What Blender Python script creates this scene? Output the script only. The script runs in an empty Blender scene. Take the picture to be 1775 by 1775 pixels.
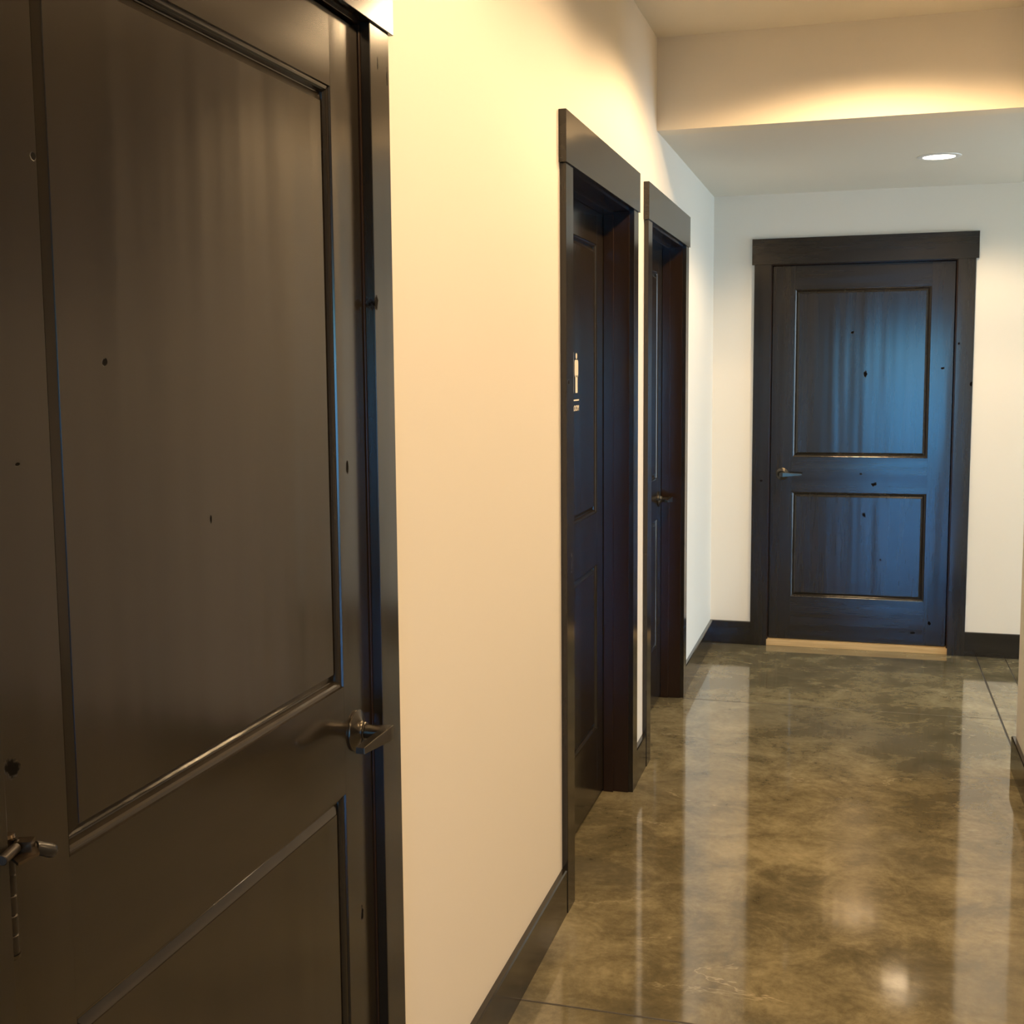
import bpy, bmesh, math
from mathutils import Vector, Matrix
PI = math.pi
COL = bpy.context.scene.collection

# ------------------------------------------------------------------ sizes
D = 6.725          # far wall
H = 2.05           # opening height (underside of head casing)
TC, TH = .017, .021  # side / head casing thickness
HH = .135
ZH, ZL, S = 2.761, 2.417, 4.797   # high ceiling, low ceiling, bulkhead face
XR = 1.354         # corridor side of the right wall
BB, TB = .127, .015

# ------------------------------------------------------------------ mesh helpers
def obj(name, bm, mats, parent=None, loc=(0, 0, 0), rz=0, smooth=False):
    me = bpy.data.meshes.new(name)
    bmesh.ops.recalc_face_normals(bm, faces=bm.faces[:])
    bm.to_mesh(me); bm.free()
    for m in (mats if isinstance(mats, (list, tuple)) else [mats]):
        me.materials.append(m)
    o = bpy.data.objects.new(name, me)
    COL.objects.link(o)
    o.location = loc; o.rotation_euler = (0, 0, rz)
    if parent: o.parent = parent
    if smooth:
        for p in me.polygons: p.use_smooth = True
        me.set_sharp_from_angle(angle=math.radians(38))
    return o

def tag(o, label=None, cat=None, kind=None, group=None):
    if label: o['label'] = label
    if cat: o['category'] = cat
    if kind: o['kind'] = kind
    if group: o['group'] = group
    return o

def struct(o, label, cat):
    return tag(o, label, cat, 'structure')

def empty(name, loc, rz=0):
    o = bpy.data.objects.new(name, None); COL.objects.link(o)
    o.location = loc; o.rotation_euler = (0, 0, rz)
    return o

def box(bm, a, b, bev=0, mi=0):
    x0, y0, z0 = a; x1, y1, z1 = b
    t = bmesh.new()
    bmesh.ops.create_cube(t, size=1)
    for v in t.verts:
        v.co = Vector(((x0 + x1) / 2 + v.co.x * (x1 - x0), (y0 + y1) / 2 + v.co.y * (y1 - y0), (z0 + z1) / 2 + v.co.z * (z1 - z0)))
    if bev:
        bmesh.ops.bevel(t, geom=t.edges[:], offset=bev, segments=2, profile=.5, affect='EDGES')
    for f in t.faces: f.material_index = mi
    join(bm, t)
    return bm

def join(bm, t, mat=None):
    if mat is not None: bmesh.ops.transform(t, matrix=mat, verts=t.verts)
    vm = {v: bm.verts.new(v.co) for v in t.verts}
    for f in t.faces:
        try:
            nf = bm.faces.new([vm[v] for v in f.verts]); nf.material_index = f.material_index; nf.smooth = f.smooth
        except ValueError: pass
    t.free()

def lathe(bm, prof, mat=Matrix(), n=48):
    """profile of (radius, height) swept round local z"""
    t = bmesh.new(); rings = []
    for r, h in prof:
        if r < 1e-6: rings.append([t.verts.new((0, 0, h))])
        else: rings.append([t.verts.new((r * math.cos(2 * PI * k / n), r * math.sin(2 * PI * k / n), h)) for k in range(n)])
    for a, b in zip(rings, rings[1:]):
        for k in range(n):
            k2 = (k + 1) % n
            if len(a) == 1 and len(b) == 1: continue
            if len(a) == 1: t.faces.new((a[0], b[k], b[k2]))
            elif len(b) == 1: t.faces.new((a[k], b[0], a[k2]))
            else: t.faces.new((a[k], b[k], b[k2], a[k2]))
    join(bm, t, mat)

def axis_mat(p, d):
    d = Vector(d).normalized()
    return Matrix.Translation(Vector(p)) @ d.to_track_quat('Z', 'Y').to_matrix().to_4x4()

def rod(bm, p, q, r, n=24, r2=None):
    L = (Vector(q) - Vector(p)).length; r2 = r if r2 is None else r2
    e = min(r, r2) * .15
    lathe(bm, [(0, 0), (r - e, 0), (r, e), (r2, L - e), (r2 - e, L), (0, L)], axis_mat(p, Vector(q) - Vector(p)), n)

def loft(bm, secs):
    """closed loops of equal length, capped"""
    t = bmesh.new(); R = [[t.verts.new(p) for p in s] for s in secs]
    n = len(R[0])
    for a, b in zip(R, R[1:]):
        for k in range(n): t.faces.new((a[k], a[(k + 1) % n], b[(k + 1) % n], b[k]))
    t.faces.new(R[0]); t.faces.new(R[-1][::-1])
    join(bm, t)

# ------------------------------------------------------------------ materials
class N:
    def __init__(s, name):
        s.m = bpy.data.materials.new(name); s.m.use_nodes = True
        s.t = s.m.node_tree; s.b = s.t.nodes['Principled BSDF']
    def n(s, k, **kw):
        x = s.t.nodes.new(k)
        for a, b in kw.items():
            if hasattr(x, a) and a not in ('inputs',): setattr(x, a, b)
        return x
    def l(s, a, b): s.t.links.new(a, b)
    def math(s, op, a, b=None, c=None):
        x = s.n('ShaderNodeMath', operation=op)
        for i, v in enumerate((a, b, c)):
            if v is None: continue
            if isinstance(v, (int, float)): x.inputs[i].default_value = v
            else: s.l(v, x.inputs[i])
        return x.outputs[0]
    def smooth(s, v, lo, hi, a=0., b=1.):
        x = s.n('ShaderNodeMapRange', interpolation_type='SMOOTHSTEP')
        s.l(v, x.inputs[0])
        for i, q in zip((1, 2, 3, 4), (lo, hi, a, b)): x.inputs[i].default_value = q
        return x.outputs[0]
    def noise(s, vec, scale, detail=4, rough=.5, dist=0.):
        x = s.n('ShaderNodeTexNoise'); s.l(vec, x.inputs['Vector'])
        x.inputs['Scale'].default_value = scale; x.inputs['Detail'].default_value = detail
        x.inputs['Roughness'].default_value = rough; x.inputs['Distortion'].default_value = dist
        return x.outputs['Fac']
    def ramp(s, v, stops, interp='LINEAR'):
        x = s.n('ShaderNodeValToRGB'); s.l(v, x.inputs[0]); e = x.color_ramp.elements
        x.color_ramp.interpolation = interp
        while len(e) < len(stops): e.new(.5)
        for el, (p, c) in zip(e, stops): el.position = p; el.color = (*c, 1)
        return x.outputs[0]
    def mix(s, f, a, b, mode='MIX'):
        x = s.n('ShaderNodeMix', data_type='RGBA', blend_type=mode)
        if isinstance(f, (int, float)): x.inputs[0].default_value = f
        else: s.l(f, x.inputs[0])
        for i, v in ((6, a), (7, b)):
            if isinstance(v, tuple): x.inputs[i].default_value = (*v, 1)
            else: s.l(v, x.inputs[i])
        return x.outputs[2]
    def bump(s, h, strength, dist=.001, prev=None):
        x = s.n('ShaderNodeBump'); s.l(h, x.inputs['Height'])
        x.inputs['Strength'].default_value = strength; x.inputs['Distance'].default_value = dist
        if prev is not None: s.l(prev, x.inputs['Normal'])
        return x.outputs[0]

def plain(name, c, rough=.5, metal=0., spec=.5):
    k = N(name); k.b.inputs['Base Color'].default_value = (*c, 1)
    k.b.inputs['Roughness'].default_value = rough; k.b.inputs['Metallic'].default_value = metal
    k.b.inputs['Specular IOR Level'].default_value = spec
    return k.m

def wall_mat(name, c):
    k = N(name); tc = k.n('ShaderNodeTexCoord').outputs['Object']
    k.b.inputs['Base Color'].default_value = (*c, 1)
    k.b.inputs['Roughness'].default_value = .62
    k.b.inputs['Specular IOR Level'].default_value = .3
    k.l(k.bump(k.noise(tc, 260, 3), .12, .0006), k.b.inputs['Normal'])
    return k.m

def wood(name, horizontal=False, knots=(), seed=0., red=0.):
    """dark-stained knotty alder; object x runs across the door, z up"""
    k = N(name); tc = k.n('ShaderNodeTexCoord').outputs['Object']
    mp = k.n('ShaderNodeMapping'); k.l(tc, mp.inputs[0])
    mp.inputs['Location'].default_value = (seed, seed * .7, seed * 1.3)
    mp.inputs['Scale'].default_value = (1.0, 9, 14) if horizontal else (14, 9, 1.0)
    v = mp.outputs[0]
    g1 = k.noise(v, 1.0, 2, .5, .2)
    g2 = k.noise(v, 6.0, 5, .6, .2)
    fac = k.math('ADD', k.math('MULTIPLY', g1, .6), k.math('MULTIPLY', g2, .4))
    col = k.ramp(fac, [(.30, (.0145, .0114, .0078)), (.5, (.0175, .0138, .0094)), (.70, (.0215, .0165, .011))])
    if red:
        k.b.inputs['Specular IOR Level'].default_value = .2
        col = k.mix(red, col, (.05, .018, .008))
    mask = None
    sep = k.n('ShaderNodeSeparateXYZ'); k.l(tc, sep.inputs[0])
    if knots:
        dn = k.noise(tc, 55, 3, .6)
        dd = k.math('MULTIPLY', k.math('SUBTRACT', dn, .5), 2.4)
        for (u, z, r, asp) in knots:
            dx = k.math('MULTIPLY', k.math('SUBTRACT', sep.outputs[0], u), 1 / r)
            dz = k.math('MULTIPLY', k.math('SUBTRACT', sep.outputs[2], z), 1 / (r * asp))
            d = k.math('SQRT', k.math('ADD', k.math('MULTIPLY', dx, dx), k.math('MULTIPLY', dz, dz)))
            d = k.math('ADD', d, dd)
            m = k.smooth(d, .75, 1.15, 1., 0.)
            mask = m if mask is None else k.math('MAXIMUM', mask, m)
        col = k.mix(mask, col, (.0015, .001, .0008))
    k.l(col, k.b.inputs['Base Color'])
    k.b.inputs['Roughness'].default_value = WR
    if mask is not None:
        k.l(k.math('ADD', k.math('MULTIPLY', mask, .6), WR), k.b.inputs['Roughness'])
        k.l(k.math('SUBTRACT', .5, k.math('MULTIPLY', mask, .42)), k.b.inputs['Specular IOR Level'])
    k.b.inputs['IOR'].default_value = 1.5
    nb = k.bump(k.noise(v, .9, 1), .8, .0016)      # soft sanding ripple along the grain
    if mask is not None: nb = k.bump(k.math('SUBTRACT', 1., mask), .5, .0008, nb)
    k.l(nb, k.b.inputs['Normal'])
    return k.m
WR = .16

def floor_mat():
    k = N('polished_concrete'); tc = k.n('ShaderNodeTexCoord').outputs['Object']
    sep = k.n('ShaderNodeSeparateXYZ'); k.l(tc, sep.inputs[0])
    X, Y = sep.outputs[0], sep.outputs[1]
    big = k.noise(tc, 1.5, 6, .62, .5)
    mid = k.noise(tc, 5.5, 9, .72, .45)
    fin = k.noise(tc, 40, 5, .7)
    f = k.math('ADD', k.math('ADD', k.math('MULTIPLY', big, .40), k.math('MULTIPLY', mid, .45)), k.math('MULTIPLY', fin, .15))
    col = k.ramp(f, [(.36, FC[0]), (.46, FC[1]), (.53, FC[2]), (.63, FC[3])])
    # greyer blotches
    gb = k.smooth(k.noise(tc, 1.1, 3, .5, .3), .48, .66)
    col = k.mix(k.math('MULTIPLY', gb, .5), col, FC[4])
    # pale wandering veins
    mp = k.n('ShaderNodeMapping'); k.l(tc, mp.inputs[0]); mp.inputs['Scale'].default_value = (.7, 1.6, 1); mp.inputs['Location'].default_value = (3.1, 1.2, 0)
    vn = k.noise(mp.outputs[0], 1.7, 6, .62, .3)
    vein = k.smooth(k.math('ABSOLUTE', k.math('SUBTRACT', vn, .5)), .0, .007, 1., 0.)
    gate = k.smooth(k.noise(tc, 1.9, 2), .53, .66)
    vm = k.math('MULTIPLY', vein, k.math('MULTIPLY', gate, .55))
    col = k.mix(vm, col, (.46, .40, .27))
    # saw-cut joints
    def line(c, at, w):
        return k.smooth(k.math('ABSOLUTE', k.math('SUBTRACT', c, at)), w * .5, w, 1., 0.)
    j = line(X, 1.375, .005)
    for c, at, w in ((Y, 5.522, .0035), (Y, 2.708, .0045), (X, 1.515, .003), (Y, -.1, .004), (X, 3.2, .004)):
        j = k.math('MAXIMUM', j, line(c, at, w))
    col = k.mix(j, col, (.02, .015, .01))
    k.l(col, k.b.inputs['Base Color'])
    r = k.math('ADD', k.math('MULTIPLY', k.smooth(mid, .35, .7), .03), .055)
    k.l(k.math('ADD', r, k.math('MULTIPLY', j, .5)), k.b.inputs['Roughness'])
    k.b.inputs['IOR'].default_value = 1.7
    nb = k.bump(k.noise(tc, 6.0, 2), .25, .0008)
    nb = k.bump(k.math('SUBTRACT', 1., j), .6, .002, nb)
    k.l(nb, k.b.inputs['Normal'])
    return k.m
FC = [(.070, .060, .034), (.125, .107, .061), (.205, .176, .102), (.32, .28, .17), (.140, .128, .094)]

def emis(name, c, s):
    k = N(name); k.b.inputs['Base Color'].default_value = (.8, .8, .8, 1)
    k.b.inputs['Emission Color'].default_value = (*c, 1); k.b.inputs['Emission Strength'].default_value = s
    return k.m

M_wall = wall_mat('painted_wall', (.80, .765, .685))
M_ceil = wall_mat('painted_ceiling', (.78, .735, .64))
M_bulk = wall_mat('painted_bulkhead', (.80, .735, .61))
M_floor = floor_mat()
M_v = wood('stained_alder_upright', seed=1.3)
M_h = wood('stained_alder_level', True, seed=2.1)
M_edge = wood('stained_alder_edge', seed=4.2, red=.25)
M_base = wood('stained_baseboard', True, seed=5.5)
M_bronze = plain('oil_rubbed_bronze', (.075, .066, .052), .27, .85)
M_hinge = plain('dark_hinge_metal', (.03, .025, .02), .42, .6)
M_bronze2 = plain('worn_bronze', (.12, .09, .06), .25, .9)
M_rubber = plain('black_rubber', (.010, .009, .008), .35)
M_white = plain('white_vinyl', (.85, .80, .70), .5)
M_trimring = plain('white_enamel', (.8, .79, .77), .4)
M_pine = None
k = N('bare_pine'); tc = k.n('ShaderNodeTexCoord').outputs['Object']
mp = k.n('ShaderNodeMapping'); k.l(tc, mp.inputs[0]); mp.inputs['Scale'].default_value = (2, 30, 60)
k.l(k.ramp(k.noise(mp.outputs[0], 2, 4), [(.3, (.50, .33, .14)), (.7, (.68, .47, .22))]), k.b.inputs['Base Color'])
k.b.inputs['Roughness'].default_value = .5
M_pine = k.m

# ------------------------------------------------------------------ room shell
def wbox(name, boxes, mat, label, cat):
    bm = bmesh.new()
    for a, b in boxes: box(bm, a, b)
    return struct(obj(name, bm, mat), label, cat)

YB, XE = -5.0, 5.6       # rear wall, right-hand wall
XW = 3.9                 # right end of the passage beyond the corner
wbox('floor', [((-1.2, YB - .2, -.1), (XE + .2, D + 1.4, 0))], M_floor, 'polished mottled brown concrete floor with saw-cut joints', 'floor')

# left wall with three door openings
doors_left = [(.924, 1.854), (3.283, 4.215), (4.596, 5.528)]   # openings between casing edges
segs = []; y = YB
J = .014
for a, b in doors_left:
    segs.append(((-.12, y, 0), (0, a - J, 2.9))); segs.append(((-.12, a - J, H + .022), (0, b + J, 2.9))); y = b + J
segs.append(((-.12, y, 0), (0, D, 2.9)))
wbox('wall_left', segs, M_wall, 'long cream painted wall on the left holding three dark doors', 'wall')
FX0, FX1 = .304, 1.232
wbox('wall_far', [((-.12, D, 0), (FX0 - J, D + .12, 2.9)), ((FX1 + J, D, 0), (XW + .12, D + .12, 2.9)), ((FX0 - J, D, H + .014), (FX1 + J, D + .12, 2.9))],
     M_wall, 'short off-white wall at the end of the hallway around the far door', 'wall')
wbox('wall_right', [((XR, 4.28, 0), (1.95, 4.826, ZH + .02)), ((1.95, 4.70, 0), (XE + .1, 4.826, ZH + .02))], M_wall, 'cream wall corner at the right edge with dark baseboard', 'wall')
wbox('wall_bulkhead', [((0, S, ZL), (XR + .001, 4.9, 2.9)), ((XR + .001, 4.826, ZL), (XW, 4.9, 2.9))], M_bulk, 'tan bulkhead face where the ceiling steps down', 'bulkhead')
# windowed walls out of shot that let the daylight in
WX0, WX1, WZ = .80, 2.9, 2.02
wbox('wall_rear', [((-.12, YB - .12, 0), (WX0, YB, 2.9)), ((WX1, YB - .12, 0), (XE + .1, YB, 2.9)), ((WX0, YB - .12, WZ), (WX1, YB, 2.9)), ((WX0, YB - .12, -.05), (WX1, YB, .06))],
     M_wall, 'painted rear wall with a wide glazed opening', 'wall')
wbox('wall_east', [((XE, YB, 0), (XE + .12, 4.7, 2.9))], M_wall, 'painted side wall of the open room', 'wall')
VY0, VY1 = 5.1, 6.5
wbox('wall_passage', [((XW, 4.826, 0), (XW + .12, VY0, 2.9)), ((XW, VY1, 0), (XW + .12, D, 2.9)), ((XW, VY0, 2.2), (XW + .12, VY1, 2.9)), ((XW, VY0, -.05), (XW + .12, VY1, .06))],
     M_wall, 'painted end wall of the side passage with a glazed opening', 'wall')
wbox('wall_light_block', [((-1.2, YB - .2, 0), (-1.1, D + 1.3, 2.9)), ((-1.2, D + 1.3, 0), (XW + .12, D + 1.4, 2.9)), ((XW, D + .12, 0), (XW + .12, D + 1.3, 2.9)), ((-1.1, YB - .2, 0), (-.12, YB - .12, 2.9)), ((-1.1, 4.35, 0), (-.12, 4.45, 2.9)), ((-1.1, 2.5, 0), (-.12, 2.6, 2.9)), ((-1.1, 5.8, 0), (-.12, 5.9, 2.9))],
     M_wall, 'unseen plain walls added behind the doors to keep outdoor light out', 'wall')  # unseen closure, added so outdoor light cannot leak through the door gaps
wbox('ceiling', [((-1.2, YB - .2, ZH), (XE + .12, S, 2.9))], M_ceil, 'upper flat cream ceiling nearest the camera', 'ceiling')
wbox('ceiling.001', [((0, 4.9, ZL), (XW, D, 2.9)), ((-1.2, S, 2.9), (XE + .12, D + 1.4, 3.0))], M_ceil, 'lowered grey-white ceiling over the end of the hallway', 'ceiling')

# baseboards: one mesh per run
def base_run(name, a, b, nrm, label):
    """a->b along the wall foot, nrm = direction out of the wall"""
    bm = bmesh.new(); a = Vector(a); b = Vector(b); n = Vector(nrm)
    prof = [(0, 0), (TB, 0), (TB, BB - .004), (TB - .003, BB), (0, BB)]
    loft(bm, [[(p + n * w + Vector((0, 0, z))) for w, z in prof] for p in (a, b)])
    return struct(obj(name, bm, M_base), label, 'baseboard')
cA0, cA1 = .820, 1.926      # casing outer edges
cB0, cB1 = 3.200, 4.297
cC0, cC1 = 4.512, 5.610
cF0, cF1 = .219, 1.315
base_run('baseboard_left', (0, cA1, 0), (0, cB0, 0), (1, 0, 0), 'dark baseboard between the nearest door and the restroom door')
base_run('baseboard_left.001', (0, cB1, 0), (0, cC0, 0), (1, 0, 0), 'short dark baseboard between the two recessed left doors')
base_run('baseboard_left.002', (0, cC1, 0), (0, D - TB, 0), (1, 0, 0), 'dark baseboard from the last left door to the far corner')
base_run('baseboard_left.003', (0, YB, 0), (0, cA0, 0), (1, 0, 0), 'dark baseboard before the nearest door')
base_run('baseboard_far', (0, D, 0), (cF0, D, 0), (0, -1, 0), 'short dark baseboard left of the far door')
base_run('baseboard_far.001', (cF1, D, 0), (XW, D, 0), (0, -1, 0), 'dark baseboard right of the far door')
bm = bmesh.new()
prof = [(0, 0), (TB, 0), (TB, BB - .004), (TB - .003, BB), (0, BB)]
path = [((1.95, 4.28), (0, -1)), ((XR, 4.28), (-1, -1)), ((XR, 4.826), (-1, 1)), ((XW, 4.826), (0, 1))]
loft(bm, [[(px + nx * w, py + ny * w, z) for w, z in prof] for (px, py), (nx, ny) in path])
struct(obj('baseboard_right', bm, M_base), 'dark baseboard wrapping the wall corner at the right edge', 'baseboard')

# ------------------------------------------------------------------ doors
PANEL = [(0, 0), (.0012, -.0030), (.0030, -.0032), (.0055, -.0040), (.0080, -.0062), (.0098, -.0095), (.0105, -.0128), (.0120, -.0134), (.0250, -.0066), (.0256, -.0052), (.0268, -.0052)]
def rings(bm, x0, x1, z0, z1, prof, depth0=0.):
    R = []
    for t, d in prof:
        R.append([bm.verts.new(p) for p in ((x0 + t, -(depth0 + d), z0 + t), (x1 - t, -(depth0 + d), z0 + t), (x1 - t, -(depth0 + d), z1 - t), (x0 + t, -(depth0 + d), z1 - t))])
    for a, b in zip(R, R[1:]):
        for i in range(4): bm.faces.new((a[i], a[(i + 1) % 4], b[(i + 1) % 4], b[i]))
    bm.faces.new(R[-1])

def make_door(idx, origin, rz, W, Ht, rails, knots, label, seed, handle_u, lever_dir, hand_z=.935, zb=.012):
    """leaf in its own frame: x across, -y out of the door face, z up; two recessed panels"""
    st = .107 if idx == 1 else .113
    mv = wood('alder_stile_%d' % idx, False, knots, seed)
    mh = wood('alder_rail_%d' % idx, True, knots, seed + 3)
    mpn = wood('alder_panel_%d' % idx, False, knots, seed + 7)
    bm = bmesh.new()
    zs = [zb, rails[0], rails[1], rails[2], rails[3], Ht]      # bottom rail top, lock rail bottom/top, top rail bottom
    g = .0007
    # stiles and rails as solid bars (a hairline joint between them)
    T = .044
    box(bm, (0, 0, zb), (st, T, Ht), .0008, 0); box(bm, (W - st, 0, zb), (W, T, Ht), .0008, 0)
    for a, b in ((zs[0], zs[1]), (zs[2], zs[3]), (zs[4], zs[5])):
        box(bm, (st - .0005, .0002, a), (W - st + .0005, T - .0002, b), 0, 1)
    leaf = obj('door_%d' % idx, bm, [mv, mh], None, origin, rz)
    struct(leaf, label, 'door')
    for nm, (a, b) in (('panel', (zs[3], zs[4])), ('panel', (zs[1], zs[2]))):
        bm = bmesh.new()
        rings(bm, st, W - st, a, b, PANEL)
        t = bmesh.new()
        box(bm, (st, .016, a), (W - st, T - .006, b))
        obj(nm, bm, mpn, leaf)
    # lever handle
    if handle_u is not None:
        bm = bmesh.new(); u = handle_u
        lathe(bm, [(0, 0), (.0335, 0), (.0340, .002), (.0334, .0036), (.026, .0062), (.0175, .0100), (.0155, .0125), (.0145, .015), (.0150, .0165), (.0138, .018), (.0, .018)], axis_mat((u, 0, hand_z), (0, -1, 0)))
        hd = obj('door_handle', bm, M_bronze, leaf, smooth=True)
        tag(hd, label=None)
        bm = bmesh.new()
        rod(bm, (u, -.016, hand_z), (u, -.052, hand_z), .0115)
        s = lever_dir
        # flat tapering bar leaving the hub
        def sec(du, yc, ty, tz, dz=0): 
            x = u + s * du; zz = hand_z + dz
            return [(x, -(yc - ty), zz - tz), (x, -(yc + ty), zz - tz), (x, -(yc + ty), zz + tz), (x, -(yc - ty), zz + tz)]
        loft(bm, [sec(-.012, .054, .006, .0100), sec(-.006, .0545, .0085, .0118), sec(.006, .0545, .0088, .0120), sec(.020, .0545, .0075, .0105), sec(.06, .0530, .0068, .0080, .001), sec(.104, .0510, .0072, .0052, .002)])
        lv = obj('lever', bm, M_bronze, hd, smooth=False)
        bv = lv.modifiers.new('edge', 'BEVEL'); bv.width = .0010; bv.segments = 2; bv.limit_method = 'ANGLE'
        # latch faceplate on the leaf edge
        eu = W if u > W / 2 else 0
        bm = bmesh.new(); sx = 1 if eu else -1
        box(bm, (min(eu, eu + sx * .0012), .010, hand_z - .028), (max(eu, eu + sx * .0012), .035, hand_z + .028))
        obj('latch_plate', bm, M_bronze, leaf)
    return leaf

def make_trim(idx, origin, rz, w, o0, o1, leafdepth, label, H=H, stops=True, cas=None):
    """casing, jambs and stops of one opening; x=0..w is the clear width between casing edges"""
    root = empty('trim_%d' % idx, origin, rz); struct(root, label, 'door frame')
    mk = wood('casing_upright_%d' % idx, False, cas or (), idx * 2.7)
    mk2 = wood('casing_head_%d' % idx, True, (), idx * 3.1 + 1)
    for a, b in ((-o0, 0), (w, w + o1)):
        bm = bmesh.new(); box(bm, (a, -TC, 0), (b, 0, H), .0010); obj('side_casing', bm, mk, root)
    bm = bmesh.new(); box(bm, (-o0 - .0127, -TH, H), (w + o1 + .0127, 0, H + HH), .0010); obj('head_casing', bm, mk2, root)
    r = .005; jt = .019; dep = .12
    for a, b in ((r - jt, r), (w - r, w - r + jt)):
        bm = bmesh.new(); box(bm, (a, -.0004, 0), (b, dep, H - r), .0009); obj('side_jamb', bm, M_edge, root)
    bm = bmesh.new(); box(bm, (r - jt, -.0004, H - r), (w - r + jt, dep, H - r + jt), .0009); obj('head_jamb', bm, M_edge, root)
    # stop strips lie on the side the leaf closes against
    if stops:
        if leafdepth > .05: ya, yb = leafdepth - .036, leafdepth - .001
        else: ya, yb = leafdepth + .046, leafdepth + .080
        s = .011
        for a, b in ((r, r + s), (w - r - s, w - r)):
            bm = bmesh.new(); box(bm, (a, ya, 0), (b, yb, H - r), .0012); obj('door_stop', bm, M_edge, root)
        bm = bmesh.new(); box(bm, (r + s, ya, H - r - s), (w - r - s, yb, H - r), .0012); obj('door_stop', bm, M_edge, root)
    return root

RAILS = (.262, .842, 1.022, 1.926)
# --- nearest door (opens into the hall, face almost flush)
A0, A1 = .924, 1.854
HA = 2.058
leafA_y = .932
kn = [(1.144 - leafA_y, 1.524, .0050, .8), (1.772 - leafA_y, 1.359, .0045, 2.2), (.957 - leafA_y, 1.138, .010, 1.1), (1.033 - leafA_y, 1.721, .004, 1), (.988 - leafA_y, 1.426, .0035, .5), (1.356 - leafA_y, 1.329, .0018, 2.6), (.862, .62, .005, 3)]
door1 = make_door(1, (-.002, leafA_y, 0), PI / 2, .914, 2.046, (.262, .843, 1.017, 1.936), kn, 'large dark two-panel wooden door filling the left foreground', 1.0, 1.784 - leafA_y, -1, .934)
make_trim(1, (0, A0, 0), PI / 2, A1 - A0, .083, .080, .002, 'dark flat casing framing the nearest door', H=HA, cas=[(A1 - A0 + .006, 1.621, .007, 1.6), (A1 - A0 + .03, 2.00, .0022, 6), (A1 - A0 + .07, 1.985, .002, 8)])
# --- restroom door, recessed
B0, B1 = 3.283, 4.215
door2 = make_door(2, (-.088, B0 + .008, 0), PI / 2, B1 - B0 - .016, 2.035, RAILS, [(.40, 1.10, .005, 2), (.75, 1.6, .004, 2)], 'dark recessed door bearing the white restroom pictogram', 2.2, .062, 1)
make_trim(2, (0, B0, 0), PI / 2, B1 - B0, .085, .085, .088, 'dark casing and deep jamb around the restroom door', cas=[(-.06, 1.475, .012, .5), (-.03, .98, .006, 4)])
# --- third left door
C0, C1 = 4.596, 5.528
door3 = make_door(3, (-.088, C0 + .008, 0), PI / 2, C1 - C0 - .016, 2.035, RAILS, [(.3, 1.3, .005, 2)], 'narrow-looking dark recessed door, the last one on the left wall', 3.4, C1 - C0 - .016 - .085, -1, .928)
make_trim(3, (0, C0, 0), PI / 2, C1 - C0, .085, .085, .088, 'dark casing around the last door on the left wall', cas=[(-.07, 1.45, .006, .6)])
# --- far door
F0, F1 = .304, 1.232
kf = [(.721, 1.689, .009, .8), (.792, 1.472, .008, 2.0), (1.175, 1.498, .009, .6), (.802, .725, .008, 1.2), (.889, .487, .006, 1.2), (1.143, .155, .009, 1.), (.78, .943, .006, .8), (.848, .889, .012, .8), (1.06, .10, .012, .5)]
fx = F0 + .008
door4 = make_door(4, (fx, D + .030, 0), 0, F1 - F0 - .016, 2.043, (.268, .842, 1.030, 1.922), [(a - fx, b, c, d) for a, b, c, d in kf], 'dark two-panel door at the end of the hallway with blue sheen', 4.6, .374 - fx, 1, .938, zb=.036)
make_trim(4, (F0, D, 0), 0, F1 - F0, .087, .085, .030, 'dark casing around the door at the end of the hallway', cas=[(1.245 - F0, 1.621, .005, 1.3), (1.312 - F0, 1.418, .008, 2), (.265 - F0, .903, .008, .6)])
bm = bmesh.new(); box(bm, (F0 - .004, D - .004, 0), (F1 + .004, D + .10, .033), .0012)
struct(obj('trim_5', bm, M_pine), 'pale bare wood strip under the far door', 'threshold')

# hinges of the nearest door (knuckles stand in the gap on its left side)
def make_hinge(z0):
    h = empty('hinge', (0, 0, 0)); h.parent = door1
    u = .005; yk = -.006
    bm = bmesh.new(); n = 5; L = .098 / n
    for i in range(n): 
        rod(bm, (u, yk, z0 + i * L + .0001), (u, yk, z0 + (i + 1) * L - .0001), .0072)
    obj('knuckle', bm, M_hinge, h, smooth=True)
    bm = bmesh.new()
    lathe(bm, [(0, 0), (.0085, 0), (.0090, .002), (.0085, .005), (.005, .008), (0, .0085)], axis_mat((u, yk, z0 + .098), (0, 0, 1)))
    lathe(bm, [(0, 0), (.0078, 0), (.0078, .003), (.004, .006), (0, .0065)], axis_mat((u, yk, z0), (0, 0, -1)))
    obj('hinge_pin', bm, M_bronze, h, smooth=True)
    bm = bmesh.new(); box(bm, (.001, -.0004, z0), (.010, .02, z0 + .098)); obj('hinge_leaf', bm, M_hinge, h)
    return h
hz = .962
for z in (1.79, hz, .18): hg = make_hinge(z); 
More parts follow.
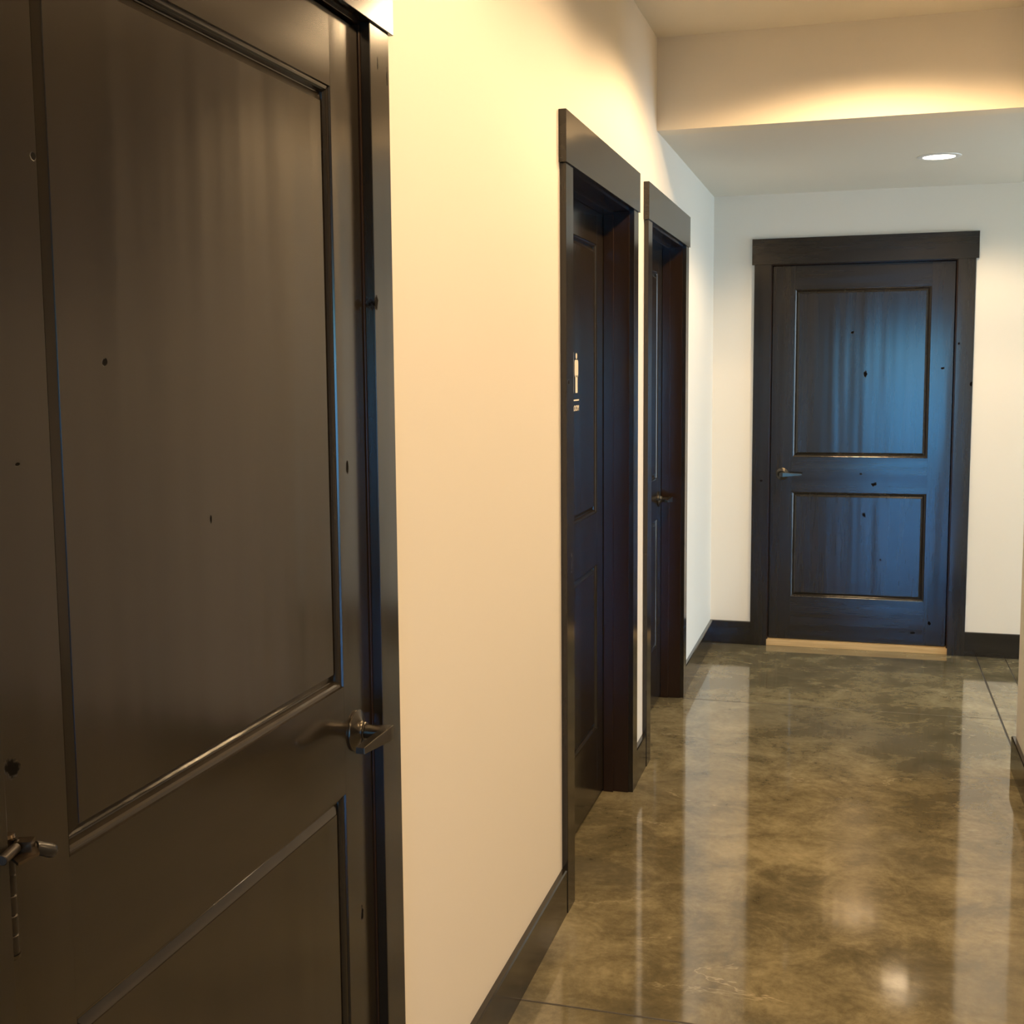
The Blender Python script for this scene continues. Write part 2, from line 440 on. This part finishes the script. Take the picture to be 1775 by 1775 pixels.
# hinge-pin door stop riding on the middle hinge
hs = empty('hinge_pin_stop', (0, 0, 0)); hs.parent = door1
hs['label'] = 'bronze bumper stop on the hinge pin'
zt = hz + .098
u, yk = .005, -.006
bm = bmesh.new()
lathe(bm, [(.004, 0), (.0105, 0), (.011, .0015), (.0105, .003), (.004, .003)], axis_mat((u, yk, zt + .001), (0, 0, 1)))
def plate(pts, z0, z1): loft(bm, [[(x, y, z0) for x, y in pts], [(x, y, z1) for x, y in pts]])
plate([(u - .006, yk - .004), (u - .022, yk - .030), (u + .006, yk - .032), (u + .020, yk - .018), (u + .008, yk)], zt + .001, zt + .004)
plate([(u - .002, yk - .010), (u + .002, yk - .026), (u + .016, yk - .020), (u + .010, yk - .006)], zt + .004, zt + .014)
rod(bm, (u, yk, zt + .004), (u, yk, zt + .016), .0062)
lathe(bm, [(0, 0), (.0085, 0), (.0090, .0015), (.0078, .0045), (0, .006)], axis_mat((u, yk, zt + .016), (0, 0, 1)))
obj('bracket', bm, M_bronze2, hs, smooth=True)
bm = bmesh.new()
rod(bm, (.006, -.014, zt + .0115), (.030, -.0256, zt - .0020), .0046)
rod(bm, (u - .004, yk - .014, zt + .010), (u - .034, yk - .022, zt + .010), .0050)
obj('threaded_arm', bm, M_hinge, hs, smooth=True)
bm = bmesh.new()
lathe(bm, [(0, 0), (.0058, 0), (.0066, .002), (.0070, .018), (.0062, .022), (.0035, .0245), (0, .025)], axis_mat((.0235, -.0232, zt + .0020), (.038, -.014, -.021)))
obj('rubber_bumper', bm, M_rubber, hs, smooth=True)

# ------------------------------------------------------------------ restroom pictogram on the second door
# the panel field lies .005 behind the leaf face; leaf frame: x across, -y out
signy = .0052
sg = empty('restroom_sign', (-.088 - signy, 3.760, 0), PI / 2)
tag(sg, 'white restroom pictogram and lettering stuck on the recessed door', 'sign')
TK = .0006
def flat(name, polys, parent=sg):
    bm = bmesh.new()
    for p in polys: loft(bm, [[(x, 0, z) for x, z in p], [(x, -TK, z) for x, z in p]])
    return obj(name, bm, M_white, parent)
def disc(cx, cz, r, n=32, a0=0, a1=2 * PI, rz_=None):
    return [(cx + r * math.cos(a0 + (a1 - a0) * k / n), cz + (rz_ or r) * math.sin(a0 + (a1 - a0) * k / n)) for k in range(n)]
zt0, zb0 = 1.5625, 1.436
hh = zt0 - zb0
def rrect(x0, x1, z0, z1, r):
    out = []
    for cx, cz, a in ((x1 - r, z1 - r, 0), (x0 + r, z1 - r, PI / 2), (x0 + r, z0 + r, PI), (x1 - r, z0 + r, 1.5 * PI)):
        for k in range(7): out.append((cx + r * math.cos(a + PI / 2 * k / 6), cz + r * math.sin(a + PI / 2 * k / 6)))
    return out
mx = .042
flat('man_figure', [disc(mx, zt0 - .0105, .0095), rrect(mx - .0245, mx + .0245, zb0 + .050, zt0 - .0225, .010), rrect(mx - .0140, mx + .0140, zb0, zb0 + .055, .002)])
wx_ = -.042
flat('woman_figure', [disc(wx_, zt0 - .0105, .0095), [(wx_ - .012, zt0 - .0225), (wx_ - .034, zb0 + .040), (wx_ + .034, zb0 + .040), (wx_ + .012, zt0 - .0225)], rrect(wx_ - .0140, wx_ + .0140, zb0, zb0 + .044, .002)])
flat('divider_line', [[(-.0022, zb0), (.0022, zb0), (.0022, zt0), (-.0022, zt0)]])
flat('underline_bar', [[(-.076, 1.4155), (.076, 1.4155), (.076, 1.4110), (-.076, 1.4110)]])
cu = bpy.data.curves.new('lettering', 'FONT'); cu.body = 'RESTROOM'; cu.size = .0250; cu.align_x = 'CENTER'; cu.extrude = .0003; cu.offset = .00025
to = bpy.data.objects.new('lettering_tmp', cu); COL.objects.link(to)
bpy.context.view_layer.update()
me = bpy.data.meshes.new_from_object(to.evaluated_get(bpy.context.evaluated_depsgraph_get()))
bpy.data.objects.remove(to)
xs = [v.co.x for v in me.vertices]; wdt = max(xs) - min(xs)
me.transform(Matrix.Translation((0, -.0003, 1.3795)) @ Matrix.Rotation(PI / 2, 4, 'X') @ Matrix.Diagonal((.152 / wdt, 1, 1, 1)))
me.name = 'lettering'; me.materials.append(M_white)
lo = bpy.data.objects.new('lettering', me); COL.objects.link(lo); lo.parent = sg

# ------------------------------------------------------------------ lights
WARM = (1., .67, .355)
def downlight(x, y, z, power, label, col, lens_s=14., rad=.0675, cone=156, blend=.32):
    root = empty('ceiling_light', (x, y, z)); tag(root, label, 'ceiling light')
    bm = bmesh.new()
    lathe(bm, [(rad, 0), (rad, -.003), (rad + .004, -.005), (.092, -.002), (.093, 0)])
    obj('trim_ring', bm, M_trimring, root, smooth=True)
    bm = bmesh.new(); lathe(bm, [(0, -.0030), (rad * .6, -.0030), (rad, -.0020), (rad, 0), (0, 0)])
    obj('lens', bm, emis('lamp_lens', (1., .86, .66), lens_s), root, smooth=True)
    li = bpy.data.lights.new('lamp', 'SPOT'); li.energy = power; li.color = col; li.spot_size = math.radians(cone); li.spot_blend = blend; li.shadow_soft_size = .08
    lo = bpy.data.objects.new('lamp', li); COL.objects.link(lo); lo.location = (0, 0, -.012); lo.parent = root
    return root
G = 'recessed ceiling lights'
downlight(1.076, 5.782, ZL, 85, 'round glowing recessed light in the lowered ceiling before the far door', (1., .74, .46), 16.)
for i, (x, y, p) in enumerate(((.80, 4.09, 158), (.80, 3.0, 66), (.80, 1.85, 118), (.78, .0, 110), (.78, -2.2, 60))):
    downlight(x, y, ZH, p, ('recessed light in the upper ceiling beside the bulkhead', 'recessed light in the upper ceiling before the restroom door', 'recessed light in the upper ceiling beside the nearest door', 'recessed light in the upper ceiling right over the camera', 'recessed light in the upper ceiling well behind the camera')[i], WARM)
for i, (x, y, p) in enumerate(((3.4, 2.4, 210), (3.4, -1.6, 150))):  # unseen lamps, added so their spill brightens the lower hall wall
    downlight(x, y, ZH, p, ('added fill light over the open room by the wall corner', 'added fill light over the open room by the rear glazing')[i], WARM)

# glazed openings
k = N('window_glass'); k.t.nodes.remove(k.b)
out = [n for n in k.t.nodes if n.type == 'OUTPUT_MATERIAL'][0]
fr = k.n('ShaderNodeFresnel'); fr.inputs[0].default_value = 1.2
tr = k.n('ShaderNodeBsdfTransparent'); gl = k.n('ShaderNodeBsdfGlossy'); gl.inputs['Roughness'].default_value = .02
ms = k.n('ShaderNodeMixShader'); k.l(fr.outputs[0], ms.inputs[0]); k.l(tr.outputs[0], ms.inputs[1]); k.l(gl.outputs[0], ms.inputs[2]); k.l(ms.outputs[0], out.inputs[0])
M_glass = k.m
def window(idx, origin, rz, w, z0, z1, n, label):
    bm = bmesh.new(); f = .05
    box(bm, (0, -.03, z0), (w, .03, z0 + f)); box(bm, (0, -.03, z1 - f), (w, .03, z1))
    for i in range(n + 1):
        x = (w - f) * i / n; box(bm, (x, -.03, z0 + f), (x + f, .03, z1 - f))
    wn = obj('window_%d' % idx, bm, M_v, None, origin, rz); struct(wn, label, 'window')
    for i in range(n):
        x = (w - f) * i / n
        bm = bmesh.new(); box(bm, (x + f, -.003, z0 + f), (x + (w - f) / n, .003, z1 - f)); obj('pane', bm, M_glass, wn)
window(1, (WX0, YB - .06, 0), 0, WX1 - WX0, .06, WZ, 3, 'wide dark-framed glazing in the rear wall')
window(2, (XW + .06, VY0, 0), PI / 2, VY1 - VY0, .06, 2.2, 2, 'dark-framed glazing at the end of the side passage')
def portal(loc, rot, sx, sy):
    li = bpy.data.lights.new('window_portal', 'AREA'); li.shape = 'RECTANGLE'; li.size = sx; li.size_y = sy
    li.cycles.is_portal = True
    lo = bpy.data.objects.new('window_portal', li); COL.objects.link(lo); lo.location = loc; lo.rotation_euler = rot
portal(((WX0 + WX1) / 2, YB - .13, (WZ + .06) / 2), (PI / 2, 0, 0), WX1 - WX0, WZ - .06)
portal((XW + .13, (VY0 + VY1) / 2, 1.13), (PI / 2, 0, PI / 2), VY1 - VY0, 2.1)

# world: lake-blue view towards the rear, pale sky towards the side passage
w = bpy.data.worlds.new('outdoors'); bpy.context.scene.world = w; w.use_nodes = True
nt = w.node_tree; bg = nt.nodes['Background']
def wn(kk, **kw):
    x = nt.nodes.new(kk)
    for a, b in kw.items(): setattr(x, a, b)
    return x
tcw = wn('ShaderNodeTexCoord'); sp = wn('ShaderNodeSeparateXYZ'); nt.links.new(tcw.outputs['Generated'], sp.inputs[0])
rp = wn('ShaderNodeValToRGB'); e = rp.color_ramp.elements
mr = wn('ShaderNodeMapRange'); nt.links.new(sp.outputs[2], mr.inputs[0]); mr.inputs[1].default_value = -.3; mr.inputs[2].default_value = .3
nt.links.new(mr.outputs[0], rp.inputs[0])
stops = [(0., (.03, .035, .02)), (.30, (.05, .06, .04)), (.345, (.06, .34, .75)), (.50, (.13, .52, 1.)), (.545, (.26, .72, .90)), (.560, (.12, .26, .10)), (.60, (.08, .18, .07)), (.625, (.10, .42, .95)), (.80, (.10, .38, .9))]
while len(e) < len(stops): e.new(.5)
for el, (p, c) in zip(e, stops): el.position = p; el.color = (*[q * 2.9 for q in c], 1)
mx_ = wn('ShaderNodeMix', data_type='RGBA')
ma = wn('ShaderNodeMapRange'); nt.links.new(sp.outputs[0], ma.inputs[0]); ma.inputs[1].default_value = .3; ma.inputs[2].default_value = .7
nt.links.new(ma.outputs[0], mx_.inputs[0]); nt.links.new(rp.outputs[0], mx_.inputs[6]); mx_.inputs[7].default_value = (1.6, 2.1, 2.5, 1)
ml = wn('ShaderNodeMix', data_type='RGBA', blend_type='MULTIPLY'); ml.inputs[0].default_value = 1
nt.links.new(mx_.outputs[2], ml.inputs[6]); ml.inputs[7].default_value = (1, 1, 1, 1)
nt.links.new(ml.outputs[2], bg.inputs[0]); bg.inputs[1].default_value = 5.0

# ------------------------------------------------------------------ camera
F_, YAW, PIT, ROL, CX, CZ, PX, PY = 2122.19, .2897, .1045, -.0093, .7681, 1.5118, -29.44, -24.22
cam = bpy.data.cameras.new('camera'); co = bpy.data.objects.new('camera', cam); COL.objects.link(co)
cam.sensor_width = 36; cam.sensor_fit = 'HORIZONTAL'; cam.lens = F_ / 1775 * 36
cam.shift_x = -PX / 1775; cam.shift_y = PY / 1775; cam.clip_start = .02
fwd = Vector((-math.sin(YAW) * math.cos(PIT), math.cos(YAW) * math.cos(PIT), -math.sin(PIT)))
rt = Vector((math.cos(YAW), math.sin(YAW), 0)); up = rt.cross(fwd)
r2 = rt * math.cos(ROL) + up * math.sin(ROL); u2 = -rt * math.sin(ROL) + up * math.cos(ROL)
co.matrix_world = Matrix.Translation((CX, 0, CZ)) @ Matrix((r2, u2, -fwd)).transposed().to_4x4()
sc = bpy.context.scene; sc.camera = co
sc.view_settings.view_transform = 'Standard'; sc.view_settings.look = 'None'
sc.view_settings.gamma = 1; sc.view_settings.use_curve_mapping = False
sc.view_settings.exposure = 0.
